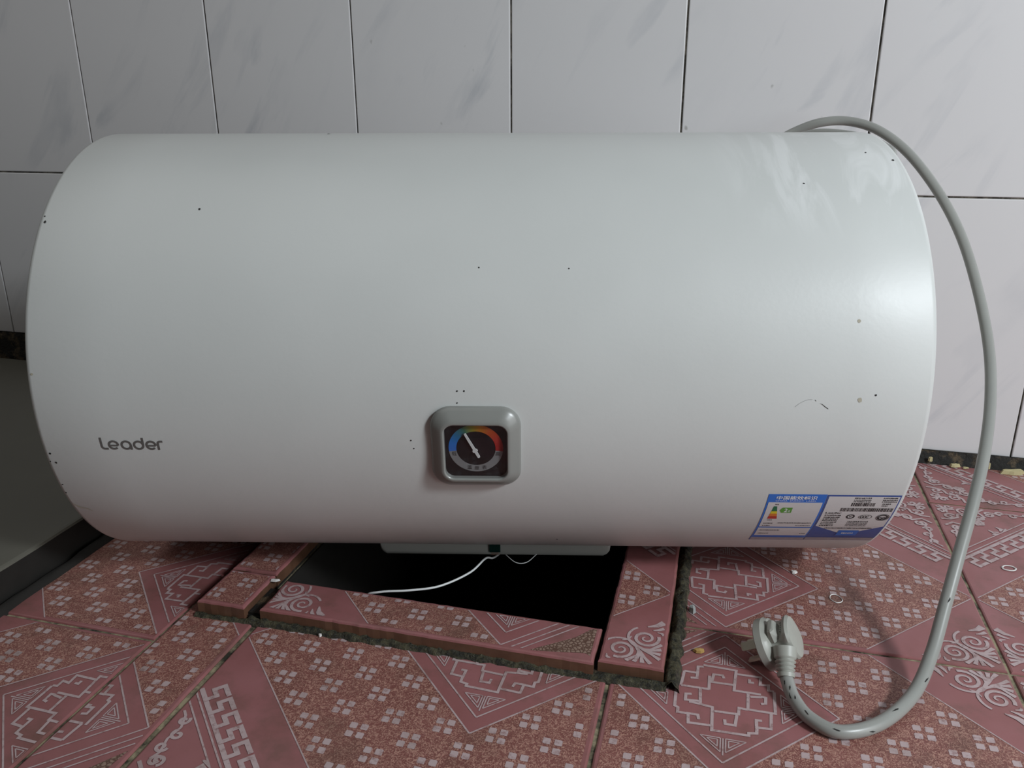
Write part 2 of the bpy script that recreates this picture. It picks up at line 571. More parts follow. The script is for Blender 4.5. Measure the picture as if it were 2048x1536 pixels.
def design():
    fields, prints, pebbles = [], [], []
    sq = [(0.018, 0.018), (0.982, 0.018), (0.982, 0.982), (0.018, 0.982)]
    base = halfcut(sq, 1, 1, 0.655)
    base = halfcut(halfcut(base, 1, -1, -0.645), -1, 1, -0.645)
    lo, hi = 2 * EC - EH, 2 * EC + EH
    fields.append(halfcut(base, -1, -1, -lo))
    up = halfcut(base, 1, 1, lo)
    fields.append(halfcut(up, -1, 1, EH))
    fields.append(halfcut(up, 1, -1, EH))

    def ln(pts, w): prints.extend(stroke(pts, w))
    # field boundary lines
    ln([(0.006, 0.649), (0.649, 0.006)], 0.0035)
    ln([(0.006, 0.651), (0.349, 0.994)], 0.0035)
    ln([(0.651, 0.006), (0.994, 0.349)], 0.0035)
    # dots
    g, s = 0.0138, 0.0092

    def infield(x, y, mrg=0.012):
        if min(x, y) < 0.02 or max(x, y) > 0.98: return False
        if x + y < 0.655 + mrg or abs(x - y) > 0.645 - mrg: return False
        if abs(x - EC) + abs(y - EC) < EH + mrg + 0.004: return False
        if x + y > hi: return False
        return True
    for a in range(0, 17):
        for b in range(0, 17):
            if (a + b) % 2 == 0: continue
            X, Y = a * 0.0648, b * 0.0648
            if not infield(X, Y, -0.012): continue
            for sx in (-1, 1):
                for sy in (-1, 1):
                    x, y = X + sx * g, Y + sy * g
                    if infield(x, y):
                        c = 0.003
                        prints.append([(x - s + c, y - s), (x + s, y - s), (x + s, y + s - c), (x + s - c, y + s), (x - s, y + s), (x - s, y - s + c)])
    # medallion
    E = lambda x, y: (EC + x, EC + y)
    for h, w in ((EH, 0.0042), (EI, 0.0042)):
        q = [E(h, 0), E(0, h), E(-h, 0), E(0, -h)]
        for i in range(4):
            ln([q[i], q[(i + 1) % 4]], w)
    for l in FRET:
        ln([E(-x, y) for x, y in l], 0.0075)
    for dx, dy in ((1, 0), (0, 1), (-1, 0), (0, -1)):
        ex, ey = -dy, dx
        D = lambda p, q: E(dx * p + ex * q, dy * p + ey * q)
        ln([D(0.190, 0), D(0.136, 0)], 0.0035)
        for sg in (1, -1):
            for k, w in ((1.0, 0.0032), (0.52, 0.003)):
                cxp, cyp = 0.148, 0.020
                T = [(cxp + (p - cxp) * k, (cyp + (q - cyp) * k) * sg) for p, q in ((0.180, 0.006), (0.136, 0.006), (0.136, 0.052))]
                for i in range(3):
                    ln([D(*T[i]), D(*T[(i + 1) % 3])], w)
    # corner beyond the medallion: two lines and a quarter of a pebbled star
    for k in (0.030, 0.056):
        ln([((hi + k) - 0.985, 0.985), (0.985, (hi + k) - 0.985)], 0.004)
    t = hi + 0.078
    pebbles.append([(t - 0.985, 0.985), (0.905, 0.895), (0.935, 0.960)])
    pebbles.append([(0.985, t - 0.985), (0.960, 0.935), (0.895, 0.905)])
    pebbles.append([(0.905, 0.895), (0.985, 0.985), (0.935, 0.960)])
    pebbles.append([(0.895, 0.905), (0.960, 0.935), (0.985, 0.985)])
    # swirls in the two side corners (built at the origin corner, then mirrored)
    sw = []
    for fl in (0, 1):
        F = (lambda p: (p[1], p[0])) if fl else (lambda p: p)
        sw.append(([F(p) for p in spiral(0.118, 0.058, 0.004, 0.036, 0.4, 1.75, 34)], [0.004 + 0.005 * min(1, i / 20) for i in range(35)]))
        sw.append(([F(p) for p in spiral(0.122, 0.056, 0.047, 0.052, 0.2 * PI, 0.48, 14)], 0.007))
        sw.append(([F(p) for p in [(0.198, 0.016), (0.180, 0.034), (0.170, 0.058)]], [0.022, 0.014, 0.004]))
        sw.append(([F(p) for p in [(0.172, 0.014), (0.162, 0.028), (0.157, 0.042)]], [0.012, 0.009, 0.003]))
        for j in range(4):
            e = 0.016 + 0.021 * j
            sw.append(([F(p) for p in [(0.085, 0.082), (0.066, 0.060 - 0.004 * j), (0.046 + 0.4 * e, 0.036), (0.020 + e, 0.014)]], [0.003, 0.006, 0.0075, 0.012]))
        sw.append(([F(p) for p in [(0.088, 0.084), (0.104, 0.102), (0.118, 0.096)]], [0.003, 0.006, 0.003]))
        sw.append(([F(p) for p in [(0.150, 0.030), (0.148, 0.018), (0.140, 0.012)]], [0.003, 0.007, 0.010]))
    for pts, w in sw:
        ln([(1 - x, y) for x, y in pts], w)
        ln([(x, 1 - y) for x, y in pts], w)
    # Greek key band across the remaining corner
    r2 = math.sqrt(2)
    for k in (0.418, 0.388):
        ln([(0.008, k - 0.008), (k - 0.008, 0.008)], 0.0045)
    a0, wd = 0.432, 0.088 / r2
    per = 0.0555
    nrep = 12

    def band(t, w):                    # t along, w across (0..1)
        mid = (a0 / 2 + w * 0.044, a0 / 2 + w * 0.044)
        return (mid[0] + t / r2, mid[1] - t / r2)
    for i in range(-5, 6):
        t0 = i * per
        path = [(0.90, 0.93), (0.12, 0.93), (0.12, 0.50), (0.62, 0.50), (0.62, 0.07), (-0.25, 0.07)]
        for pp in (path,):
            q = [band(t0 + a * per, b) for a, b in pp]
            if min(min(p) for p in q) > 0.008:
                ln(q, 0.0122)
    # floral corner: scrolls, leaf and rosette
    fl = []
    for mir in (0, 1):
        F = (lambda p: (p[1], p[0])) if mir else (lambda p: p)
        for (x, y, r, a, tn) in ((0.040, 0.315, 0.015, 0.2, 1.1), (0.055, 0.270, 0.017, 2.6, -1.1), (0.043, 0.228, 0.016, 5.0, 1.2),
                                 (0.055, 0.186, 0.017, 1.2, -1.1), (0.100, 0.150, 0.021, 3.6, 1.3), (0.138, 0.128, 0.016, 0.4, -1.1),
                                 (0.052, 0.105, 0.021, 4.4, 1.2), (0.030, 0.060, 0.015, 1.0, 1.1), (0.190, 0.062, 0.016, 2.2, 1.1)):
            fl.append(([F(p) for p in spiral(x, y, 0.003, r, a, tn, 18)], 0.0085))
        fl.append(([F(p) for p in [(0.022, 0.178), (0.050, 0.152), (0.085, 0.168), (0.112, 0.140), (0.130, 0.150), (0.150, 0.150)]], 0.009))
        fl.append(([F(p) for p in [(0.020, 0.345), (0.034, 0.330), (0.048, 0.292), (0.040, 0.252), (0.050, 0.212), (0.040, 0.190)]], 0.0065))
        fl.append(([F(p) for p in [(0.018, 0.130), (0.048, 0.128), (0.075, 0.110), (0.082, 0.082)]], 0.009))
        fl.append(([F(p) for p in [(0.020, 0.030), (0.050, 0.050), (0.078, 0.048)]], 0.008))
        fl.append(([F(p) for p in [(0.155, 0.185), (0.168, 0.200), (0.186, 0.192)]], [0.004, 0.014, 0.004]))
        fl.append(([F(p) for p in [(0.160, 0.215), (0.172, 0.212), (0.188, 0.200)]], [0.004, 0.010, 0.004]))
    for k in range(6):
        a = k * PI / 3
        fl.append(([(0.110 + 0.006 * math.cos(a), 0.110 + 0.006 * math.sin(a) - 0.02), (0.110 + 0.019 * math.cos(a), 0.110 + 0.019 * math.sin(a) - 0.02)], [0.004, 0.011]))
    for pts, w in fl:
        ln(pts, w)
    return fields, prints, pebbles


DESIGN = design()
CORNER = {'TR': (0, 0), 'TL': (1, 0), 'BR': (0, 1), 'BL': (1, 1)}
TS = 0.3                                   # floor tile side (m)
LX, FY = -0.36181, 0.30758                 # a floor-joint corner


def tile_print(tile, ox, oy, corner, x0, x1, y0, y1, z, zrel=0.0):
    """lay the glaze print of a tile whose full square starts at (ox, oy), cut to x0..x1, y0..y1; parent origin = tile.location"""
    fx, fy = CORNER[corner]
    m = 0.0022
    for polys, name, mat, dz in ((DESIGN[0], 'textured_field', 'field', 0.00012), (DESIGN[2], 'pebbled_star', 'pebble', 0.00014),
                                 (DESIGN[1], 'glaze_print', 'print', 0.00026)):
        mb = MB()
        for qi, q in enumerate(polys):
            lift = dz + qi * 3e-7
            w = [(ox + TS * (1 - u if fx else u), oy + TS * (1 - v if fy else v)) for u, v in q]
            w = clip(w, x0 + m, x1 - m, y0 + m, y1 - m)
            if len(w) < 3: continue
            ar = sum(w[i - 1][0] * w[i][1] - w[i][0] * w[i - 1][1] for i in range(len(w)))
            if abs(ar) < 1e-9: continue
            for i in range(1, len(w) - 1):     # fan of triangles, all facing up
                tri = [w[0], w[i], w[i + 1]]
                a2 = (tri[1][0] - tri[0][0]) * (tri[2][1] - tri[0][1]) - (tri[2][0] - tri[0][0]) * (tri[1][1] - tri[0][1])
                if abs(a2) < 1e-11: continue
                if a2 < 0: tri = tri[::-1]
                mb.poly([(p[0] - tile.location.x, p[1] - tile.location.y, z + lift - zrel) for p in tri])
        if mb.f:
            mb.build(name, mat, tile)


# ------------------------------------------------------------------ floor
floor = empty('floor', kind='structure', label='red floor of patterned glazed tiles with an open pit')
HX0, HX1, HY0, HY1 = -0.372, -0.0722, 0.5665, 0.905
WALL_Y = 1.0303
mb = MB()
X0, X1, Y0, Y1 = -1.75, 1.05, -0.35, WALL_Y + 0.02
for (a, b, c, d) in ((X0, HX0, Y0, Y1), (HX1, X1, Y0, Y1), (HX0, HX1, Y0, HY0), (HX0, HX1, HY1, Y1)):
    mb.box(a, b, c, d, -0.05, -0.0020)
mb.build('mortar_bed', 'mortar', floor)
PZ = -0.30
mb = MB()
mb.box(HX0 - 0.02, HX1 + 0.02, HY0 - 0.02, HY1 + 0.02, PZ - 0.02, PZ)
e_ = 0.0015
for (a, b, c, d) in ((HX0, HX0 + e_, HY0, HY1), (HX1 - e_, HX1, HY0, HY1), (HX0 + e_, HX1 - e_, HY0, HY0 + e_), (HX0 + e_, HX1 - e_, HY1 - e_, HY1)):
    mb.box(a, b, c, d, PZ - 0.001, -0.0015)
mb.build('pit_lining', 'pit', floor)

STEP_X = -0.592
L1X = -0.4323
tiles = [
    # ox(T), oy(T), corner of medallion, clip rect in metres (None = whole)
    (0, 0, 'TR', None), (1, 0, 'TL', None), (2, 0, 'TR', None), (3, 0, 'TL', None),
    (1, 1, 'BL', None), (2, 1, 'BR', None), (3, 1, 'BL', None),
    (1, 2, 'TL', None), (2, 2, 'TR', None), (3, 2, 'TL', None),
    (0, -1, 'BR', None), (1, -1, 'BL', None), (2, -1, 'BR', None), (3, -1, 'BL', None),
    (-1.007, -0.014, 'BR', (L1X, LX, None, None)), (-1.007, -1.014, 'TR', (L1X, LX, None, None)), (-1.007, 0.986, 'TR', (L1X, LX, None, None)),
    (-0.953, 0.567, 'BR', (STEP_X, L1X, None, None)), (-0.953, -0.433, 'TR', (STEP_X, L1X, None, None)), (-0.953, -1.433, 'BR', (STEP_X, L1X, None, None)),
    (-0.953, 1.567, 'TR', (STEP_X, L1X, None, None)),
]
GAP = 0.0011
for (tu, tv, cor, rc) in tiles:
    ox, oy = LX + tu * TS, FY + tv * TS
    x0, x1, y0, y1 = ox, ox + TS, oy, oy + TS
    if rc:
        x0 = max(x0, rc[0]) if rc[0] is not None else x0
        x1 = min(x1, rc[1]) if rc[1] is not None else x1
    if tu == 0 and tv == 0: y1 = HY0 - 0.004
    if (tu, tv) == (-1.007, -0.014): y1 = HY0 - 0.004
    if (tu, tv) == (-1.007, 0.986): x1 = HX0 - 0.002
    if y1 > WALL_Y - 0.010: y1 = WALL_Y - 0.010
    if y0 >= y1 - 0.01: continue
    g = GAP + random.uniform(0, 0.0005)
    dz = random.uniform(-0.0004, 0.0002)
    cxm, cym = (x0 + x1) / 2, (y0 + y1) / 2
    ol = [(p[0] - cxm, p[1] - cym) for p in rect_outline(x0 + g, x1 - g, y0 + g, y1 - g, 0.012, 0.0007)]
    t = link('floor_tile', slab_mesh('floor_tile', ol, -0.0075, 0.0, 0.0016, 'glaze', 'tile_side'), floor, (cxm, cym, dz))
    tile_print(t, ox, oy, cor, x0 + g, x1 - g, y0 + g, y1 - g, 0.0)

# raised curb of cut tiles around the pit
curb = empty('trim_1', kind='structure', label='raised curb of cut red tiles framing the dark pit')
CZ = 0.014
pieces = [
    # x0, x1, y0, y1, tile origin x, y, corner
    (-0.3590, -0.0735, 0.5205, 0.5665, -0.3590 - 0.003, 0.5185, 'BR'),
    (-0.0708, -0.0205, 0.5255, 0.8255, -0.0205 - 0.300, 0.5255, 'BL'),
    (-0.0708, -0.0205, 0.8275, 0.9980, -0.0205 - 0.300, 0.8275, 'TL'),
    (-0.4180, -0.3730, 0.5185, 0.5712, -0.5850, 0.4560, 'TR'),
    (-0.4180, -0.3730, 0.5728, 0.7600, -0.5850, 0.5000, 'TR'),
    (-0.4180, -0.3730, 0.7620, 0.9980, -0.5850, 0.7000, 'TR'),
    (-0.3710, -0.0735, 0.9060, 0.9980, -0.3710, 0.7000, 'TL'),
]
for i, (x0, x1, y0, y1, ox, oy, cor) in enumerate(pieces):
    cxm, cym = (x0 + x1) / 2, (y0 + y1) / 2
    ol = [(p[0] - cxm, p[1] - cym) for p in rect_outline(x0, x1, y0, y1, 0.006, 0.0016)]
    t = link('curb_tile', slab_mesh('curb_tile', ol, 0.0015, CZ, 0.0020, 'glaze', 'tile_side'), curb, (cxm, cym, 0))
    tile_print(t, ox, oy, cor, x0 + 0.0015, x1 - 0.0015, y0 + 0.0015, y1 - 0.0015, CZ)


def ridge(name, mat, parent, p0, p1, w, h, n=60, seed=0.0, m=7):
    """irregular strip of mortar from p0 to p1"""
    a, b = Vector(p0), Vector(p1)
    e = (b - a).normalized(); s = Vector((-e.y, e.x, 0))
    mb = MB()
    for i in range(n + 1):
        c = a + (b - a) * (i / n)
        for j in range(m):
            t = j / (m - 1) * 2 - 1
            q = noise.noise(Vector((i * 0.55, j * 0.9, seed)))
            ww = w * (1 + 0.45 * noise.noise(Vector((i * 0.35, seed, 2.0 + (t > 0)))))
            z = h * (1 - abs(t) ** 1.6) * (1 + 0.7 * q) if abs(t) < 1 else -0.004
            pt = c + s * (t * ww * 0.5)
            mb.v.append((pt.x, pt.y, pt.z + z))
    for i in range(n):
        for j in range(m - 1):
            k = i * m + j
            mb.f.append((k, k + m, k + m + 1, k + 1))
    return mb.build(name, mat, parent, smooth=True, fix=True)


ridge('mossy_mortar', 'moss', curb, (-0.0145, 0.520, 0.0), (-0.0170, 0.99, 0.0), 0.0150, 0.0075, 120, 1.1)
ridge('mossy_mortar', 'moss', curb, (-0.370, 0.5200, 0.0), (-0.018, 0.5230, 0.0), 0.0105, 0.0045, 110, 5.1)
ridge('mossy_mortar', 'moss', curb, (-0.420, 0.5170, 0.0), (-0.366, 0.5190, 0.0), 0.0080, 0.0028, 24, 7.7)
ridge('mossy_mortar', 'moss', curb, (-0.4240, 0.53, 0.0), (-0.4240, 0.99, 0.0), 0.010, 0.004, 80, 3.1)
mb = MB()
mb.box(-0.4165, -0.022, 0.523, 0.564, -0.003, 0.0035)
mb.box(-0.4165, -0.3740, 0.523, 0.99, -0.003, 0.0035)
mb.box(-0.0695, -0.022, 0.528, 0.99, -0.003, 0.0035)
mb.box(-0.373, -0.359, 0.5245, 0.562, -0.003, 0.0060)
mb.build('curb_bedding', 'grime', curb)

# ------------------------------------------------------------------ back wall
wall = empty('wall_back', (0, WALL_Y, 0), kind='structure', label='white marbled tile wall with dirty joints')
mb = MB()
mb.box(-1.75, 1.05, 0.0022, 0.06, -0.05, 0.95)
mb.build('grout_bed', 'grout', wall)
wx0, ws = -0.89488, 0.207827


def wall_tile_mesh(w, h):
    ol = [(-w / 2, 0), (w / 2, 0), (w / 2, h), (-w / 2, h)]
    me = slab_mesh('wall_tile', ol, 0, 0.0065, 0.0011, 'marble', 'marble')
    for v in me.vertices:               # stand the slab up: local z -> towards the room
        x, y, z = v.co
        v.co = (x, 0.0065 - z, y)
    me.update()
    return me


cache = {}
for i in range(-5, 10):
    xa = wx0 + ws * (i - 1)
    rows = [(0.0126, 0.3190), (0.3190, 0.6190), (0.6190, 0.9190)] if i > 0 else [(0.0735, 0.3265), (0.3265, 0.6265), (0.6265, 0.9265)]
    if xa > 1.0 or xa < -1.75: continue
    for (za, zb) in rows:
        g = 0.0010
        key = round(zb - za, 4)
        if key not in cache:
            cache[key] = wall_tile_mesh(ws - 2 * g, zb - za - 2 * g)
        o = link('wall_tile', cache[key], wall, (xa + ws / 2 + random.uniform(-.0002, .0002), random.uniform(-0.0006, 0.0003), za + g))
# black grime band where wall and floor meet, with cracked caulk
def grime_band(x0, x1, z0, z1, y, name, n):
    mb = MB()
    m = 6
    for i in range(n + 1):
        x = x0 + (x1 - x0) * i / n
        for j in range(m):
            t = j / (m - 1)
            q = noise.noise(Vector((x * 60, t * 4, 9.0)))
            q2 = noise.noise(Vector((x * 25, 3.0, 1.0)))
            mb.v.append((x, -0.004 - y * (1 - t) ** 1.5 * (1 + 0.6 * q2) + 0.0035 * q, z0 + (z1 - z0) * t * (1 + 0.08 * q2)))
    for i in range(n):
        for j in range(m - 1):
            k = i * m + j
            mb.f.append((k, k + m, k + m + 1, k + 1))
    mb.build(name, 'grime', wall, smooth=True, fix=True)


grime_band(-0.89, 1.0, -0.004, 0.0150, 0.012, 'grime_band', 260)
grime_band(-1.74, -0.88, 0.030, 0.0750, 0.002, 'grime_band', 60)


def flake(name, mat, parent, loc, w, d, h, seed, rz=0.0, nseg=11):
    mb = MB()
    rnd = random.Random(seed)
    top, bot = [], []
    for k in range(nseg):
        a = 2 * PI * k / nseg
        r = rnd.uniform(0.6, 1.05)
        x, y = r * w / 2 * math.cos(a), r * d / 2 * math.sin(a)
        bot.append((x, y, 0.0))
        top.append((x * 0.82, y * 0.82, h * rnd.uniform(0.6, 1.0)))
    mb.v = bot + top + [(0, 0, h)]
    for k in range(nseg):
        k2 = (k + 1) % nseg
        mb.f.append((k, k2, nseg + k2, nseg + k))
        mb.f.append((nseg + k, nseg + k2, 2 * nseg))
    mb.f.append(tuple(range(nseg - 1, -1, -1)))
    o = mb.build(name, mat, parent, loc)
    o.rotation_euler = (0, 0, rz)
    return o


for i, (x, y, z, w, d, h) in enumerate(((0.288, -0.017, 0.0015, 0.016, 0.006, 0.004), (0.352, -0.020, 0.0005, 0.034, 0.010, 0.006),
                                        (0.374, -0.019, 0.0005, 0.016, 0.009, 0.005), (0.325, -0.017, 0.003, 0.005, 0.004, 0.008),
                                        (0.262, -0.013, 0.004, 0.006, 0.004, 0.006), (0.300, -0.018, 0.001, 0.010, 0.004, 0.002))):
    flake('caulk_flake', 'caulk', wall, (x, y, z), w, d, h, 40 + i, 0.2)

# ------------------------------------------------------------------ low grey step at the left
step = empty('low_step', (-1.17, 0.45, 0), label='low dark grey concrete step behind the left end of the water heater', cat='step')
mb = MB()
ol = rect_outline(-0.575, 0.577, -0.80, 0.567, 0.03, 0.003)
me = slab_mesh('step_slab', ol, -0.003, 0.0345, 0.003, 'step', 'pit')  # side in near-black, painting in the shade below the step edge
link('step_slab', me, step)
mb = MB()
ridge('shadow_gap_edge', 'pit', step, (0.583, -0.79, 0.0), (0.583, 0.555, 0.0), 0.014, 0.006, 90, 2.2)  # near-black ridge painting in the dark shadow gap beside the step

# ------------------------------------------------------------------ water heater
HR, HL = 0.19028, 0.66281
H_LOC = (-0.21309, 0.72145, CZ)
H_YAW = 0.2311
heater = empty('water_heater', H_LOC, H_YAW, 'large white horizontal cylinder electric water heater lying across the tiled pit', 'water heater')


def cyl(s, ang, off=0.0):
    a = R2D(ang)
    return (s, -(HR + off) * math.cos(a), HR + (HR + off) * math.sin(a))


SEG = 160
mb = MB()
prof = [(-HL / 2, -0.0045), (-HL / 2 + 0.0006, -0.0022), (-HL / 2 + 0.002, -0.0006), (-HL / 2 + 0.0045, 0.0)]
prof += [(-HL / 2 + 0.0045 + (HL - 0.009) * i / 12, 0.0) for i in range(1, 12)]
prof += [(-s, o) for s, o in prof[3::-1]]
for s, o in prof:
    for k in range(SEG):
        mb.v.append(cyl(s, 360 * k / SEG, o))
for i in range(len(prof) - 1):
    for k in range(SEG):
        k2 = (k + 1) % SEG
        mb.f.append((i * SEG + k, i * SEG + k2, (i + 1) * SEG + k2, (i + 1) * SEG + k))
shell = mb.build('shell', 'enamel', heater, smooth=True, fix=True)
for sg in (-1, 1):
    mb = MB()
    rr = [(HR - 0.0045, 0.0), (HR - 0.012, 0.0015), (HR - 0.03, 0.0025), (HR * 0.5, 0.006), (0.02, 0.008)]
    for r, d in rr:
        for k in range(SEG):
            a = 2 * PI * k / SEG
            mb.v.append((sg * (HL / 2 + d * 0.6 - 0.0005), -r * math.cos(a), HR + r * math.sin(a)))
    for i in range(len(rr) - 1):
        for k in range(SEG):
            k2 = (k + 1) % SEG
            mb.f.append((i * SEG + k, i * SEG + k2, (i + 1) * SEG + k2, (i + 1) * SEG + k))
    mb.f.append(tuple((len(rr) - 1) * SEG + k for k in range(SEG)))
    mb.build('end_cap', 'box', heater, smooth=True, fix=True)


# text -> flat triangles
def text_mesh(body, size, align='CENTER', extra=None):
    cu = bpy.data.curves.new('txt', 'FONT')
    cu.body = body
    cu.size = size
    cu.align_x = align
    cu.resolution_u = 3
    if extra:
        cu.offset = extra
    ob = bpy.data.objects.new('txt', cu)
    COL.objects.link(ob)
    dg = bpy.context.evaluated_depsgraph_get()
    me = bpy.data.meshes.new_from_object(ob.evaluated_get(dg))
    vs = [tuple(v.co) for v in me.vertices]
    fs = [tuple(p.vertices) for p in me.polygons]
    bpy.data.objects.remove(ob, do_unlink=True)
    bpy.data.curves.remove(cu)
    bpy.data.meshes.remove(me)
    return vs, fs


def arc_pt(s, d, off):                 # d = metres of arc above the front line (negative below)
    return cyl(s, math.degrees(d / HR), off)


def fit_text(mb, body, x0, x1, y0, y1, off, mp=arc_pt, extra=None):
    vs, fs = text_mesh(body, 1.0, 'LEFT', extra)
    if not vs: return
    a0, a1 = min(v[0] for v in vs), max(v[0] for v in vs)
    b0, b1 = min(v[1] for v in vs), max(v[1] for v in vs)
    pts = [mp(x0 + (v[0] - a0) / (a1 - a0) * (x1 - x0), y0 + (v[1] - b0) / (b1 - b0) * (y1 - y0), off) for v in vs]
    mb.add(pts, fs)


# logo
lg = MB()
S0, B0 = -0.2836, math.radians(-10.15) * HR


def lst(pts, w=0.00165):
    for q in stroke([(S0 + x / 1000, B0 + y / 1000) for x, y in pts], w):
        lg.poly([arc_pt(p[0], p[1], 0.00025) for p in q])


def arcp(cx, cy, rx, ry, a0, a1, n=22):
    return [(cx + rx * math.cos(R2D(a0 + (a1 - a0) * i / n)), cy + ry * math.sin(R2D(a0 + (a1 - a0) * i / n))) for i in range(n + 1)]


lst([(0, 10.4), (0, 3.0)] + arcp(2.4, 3.0, 2.4, 2.3, 180, 270, 8) + [(4.8, 0.7)])
for cxl in (9.3, 38.0):
    lst([(cxl + 3.3, 3.6), (cxl - 2.8, 3.6)], 0.0014)
    lst([(cxl + 3.4, 3.6)] + arcp(cxl, 4.0, 3.45, 3.3, -4, 315, 30)[1:])
lst(arcp(19.0, 4.0, 3.45, 3.3, 0, 360, 30)); lst([(22.5, 4.0), (22.5, 0.0)])
lst(arcp(28.5, 4.0, 3.45, 3.3, 0, 360, 30)); lst([(32.0, 4.0), (32.0, 10.4)])
lst([(43.4, 0.0), (43.4, 5.2)] + arcp(45.2, 5.2, 1.8, 2.1, 180, 90, 6) + [(47.2, 7.3)])
lg.build('logo_lettering', 'logo', heater)


# temperature gauge
GA = -8.8
gc = Vector(cyl(0.0005, GA, 0.0))
gn = Vector((0, -math.cos(R2D(GA)), math.sin(R2D(GA))))
gb = Vector((0, math.sin(R2D(-GA)) * -1 * -1, math.cos(R2D(GA))))
gb = gn.cross(Vector((1, 0, 0))) * 1.0
if gb.z < 0: gb = -gb


def gpt(x, y, h):
    p = gc + Vector((1, 0, 0)) * x + gb * y + gn * h
    return (p.x, p.y, p.z)


def gcyl(x, y, h):
    return cyl(0.0005 + x, GA + math.degrees(y / HR), h)


def rrect(hw, hh, r, n=8):
    out = []
    for cxk, cyk, a0 in ((hw - r, hh - r, 0), (-(hw - r), hh - r, 90), (-(hw - r), -(hh - r), 180), (hw - r, -(hh - r), 270)):
        for i in range(n + 1):
            a = R2D(a0 + 90 * i / n)
            out.append((cxk + r * math.cos(a), cyk + r * math.sin(a)))
    return out


bez = MB()
rings = []
for hw, r, h, mode in ((0.0335, 0.0150, -0.001, 0), (0.0335, 0.0150, 0.0030, 0), (0.0328, 0.0145, 0.0042, 0), (0.0312, 0.0135, 0.0052, 0.15),
                       (0.0290, 0.0118, 0.0066, 0.4), (0.0262, 0.0098, 0.0082, 0.8), (0.0244, 0.0082, 0.0088, 1), (0.0234, 0.0074, 0.0086, 1), (0.0230, 0.0070, 0.0040, 1)):
    ring = []
    for x, y in rrect(hw, hw, r):
        a, b = Vector(gcyl(x, y, h)), Vector(gpt(x, y, h))
        ring.append(tuple(a.lerp(b, mode)))
    rings.append(ring)
nr = len(rings[0])
for r in rings:
    bez.v += r
for i in range(len(rings) - 1):
    for k in range(nr):
        k2 = (k + 1) % nr
        bez.f.append((i * nr + k, i * nr + k2, (i + 1) * nr + k2, (i + 1) * nr + k))
gauge = bez.build('temperature_gauge', 'bezel', heater, smooth=True, fix=True)
gauge['label'] = 'grey rounded square temperature gauge'
d = MB()
d.poly([gpt(x, y, 0.0042) for x, y in rrect(0.0231, 0.0231, 0.007)])
d.build('dial', 'black', gauge, fix=True)
# colour ring
ring = MB()
cols = []
RC, RO, RI = (0.0, 0.0015), 0.0203, 0.0146
stops = [(188, (0.03, 0.16, 0.60)), (165, (0.02, 0.19, 0.62)), (140, (0.02, 0.17, 0.32)), (118, (0.05, 0.17, 0.10)), (98, (0.30, 0.27, 0.03)),
         (80, (0.50, 0.20, 0.02)), (55, (0.52, 0.09, 0.02)), (25, (0.50, 0.03, 0.02)), (-8, (0.40, 0.02, 0.02))]


def ringcol(a):
    if a < -8 or a > 188: return (0.26, 0.26, 0.26)
    for (a1, c1), (a2, c2) in zip(stops, stops[1:]):
        if a1 >= a >= a2:
            t = (a1 - a) / (a1 - a2)
            return tuple(c1[i] + (c2[i] - c1[i]) * t for i in range(3))
    return stops[-1][1]


NS = 120
for k in range(NS):
    a0, a1 = -172 + 360 * k / NS, -172 + 360 * (k + 1) / NS
    q = []
    for r, a in ((RI, a0), (RO, a0), (RO, a1), (RI, a1)):
        q.append(gpt(RC[0] + r * math.cos(R2D(a)), RC[1] + r * math.sin(R2D(a)), 0.0044))
    ring.poly(q)
    am = (a0 + a1) / 2
    cols.append(ringcol(am if am > -90 else am + 360))
ro = ring.build('ring_scale', 'ring', gauge)
ca = ro.data.color_attributes.new('ink', 'FLOAT_COLOR', 'CORNER')
for k, p in enumerate(ro.data.polygons):
    for li in p.loop_indices:
        ca.data[li].color = (*cols[k], 1)
gt = MB()
for ch, x, y, sz in (('低', -0.0163, -0.0030, 0.0036), ('高', 0.0163, -0.0030, 0.0036), ('温', -0.0052, -0.0150, 0.0034), ('度', 0.0004, -0.0156, 0.0034), ('表', 0.0060, -0.0150, 0.0034)):
    fit_text(gt, ch, x - sz / 2, x + sz / 2, y - sz / 2, y + sz / 2, 0.00455, gpt)
gt.build('dial_lettering', 'ink', gauge)
nd = MB()
tip, tail, piv = (-0.0080, 0.0150), (0.0024, -0.0057), (0.0, 0.0)
dv = Vector((tip[0] - tail[0], tip[1] - tail[1])).normalized(); nv = Vector((-dv.y, dv.x))
out = []
for t, w in ((0, 0.0007), (0.03, 0.0010), (0.22, 0.0010), (0.25, 0.0019), (0.31, 0.0019), (0.35, 0.0010), (0.97, 0.0008), (1.0, 0.0005)):
    out.append((tail[0] + (tip[0] - tail[0]) * t, tail[1] + (tip[1] - tail[1]) * t, w))
Lp = [(x + nv.x * w, y + nv.y * w) for x, y, w in out]; Rp = [(x - nv.x * w, y - nv.y * w) for x, y, w in out]
loop = Rp + Lp[::-1]
n_ = len(loop)
nd.v = [gpt(x, y, 0.0052) for x, y in loop] + [gpt(x, y, 0.0060) for x, y in loop]
nd.f = [tuple(range(n_)), tuple(range(2 * n_ - 1, n_ - 1, -1))] + [(k, (k + 1) % n_, n_ + (k + 1) % n_, n_ + k) for k in range(n_)]
nd.build('needle', 'needle', gauge, fix=True)
gp = MB()
gp.poly([gpt(x, y, 0.0074) for x, y in rrect(0.0232, 0.0232, 0.007)])
gp.build('glass_pane', 'glass', gauge, fix=True)


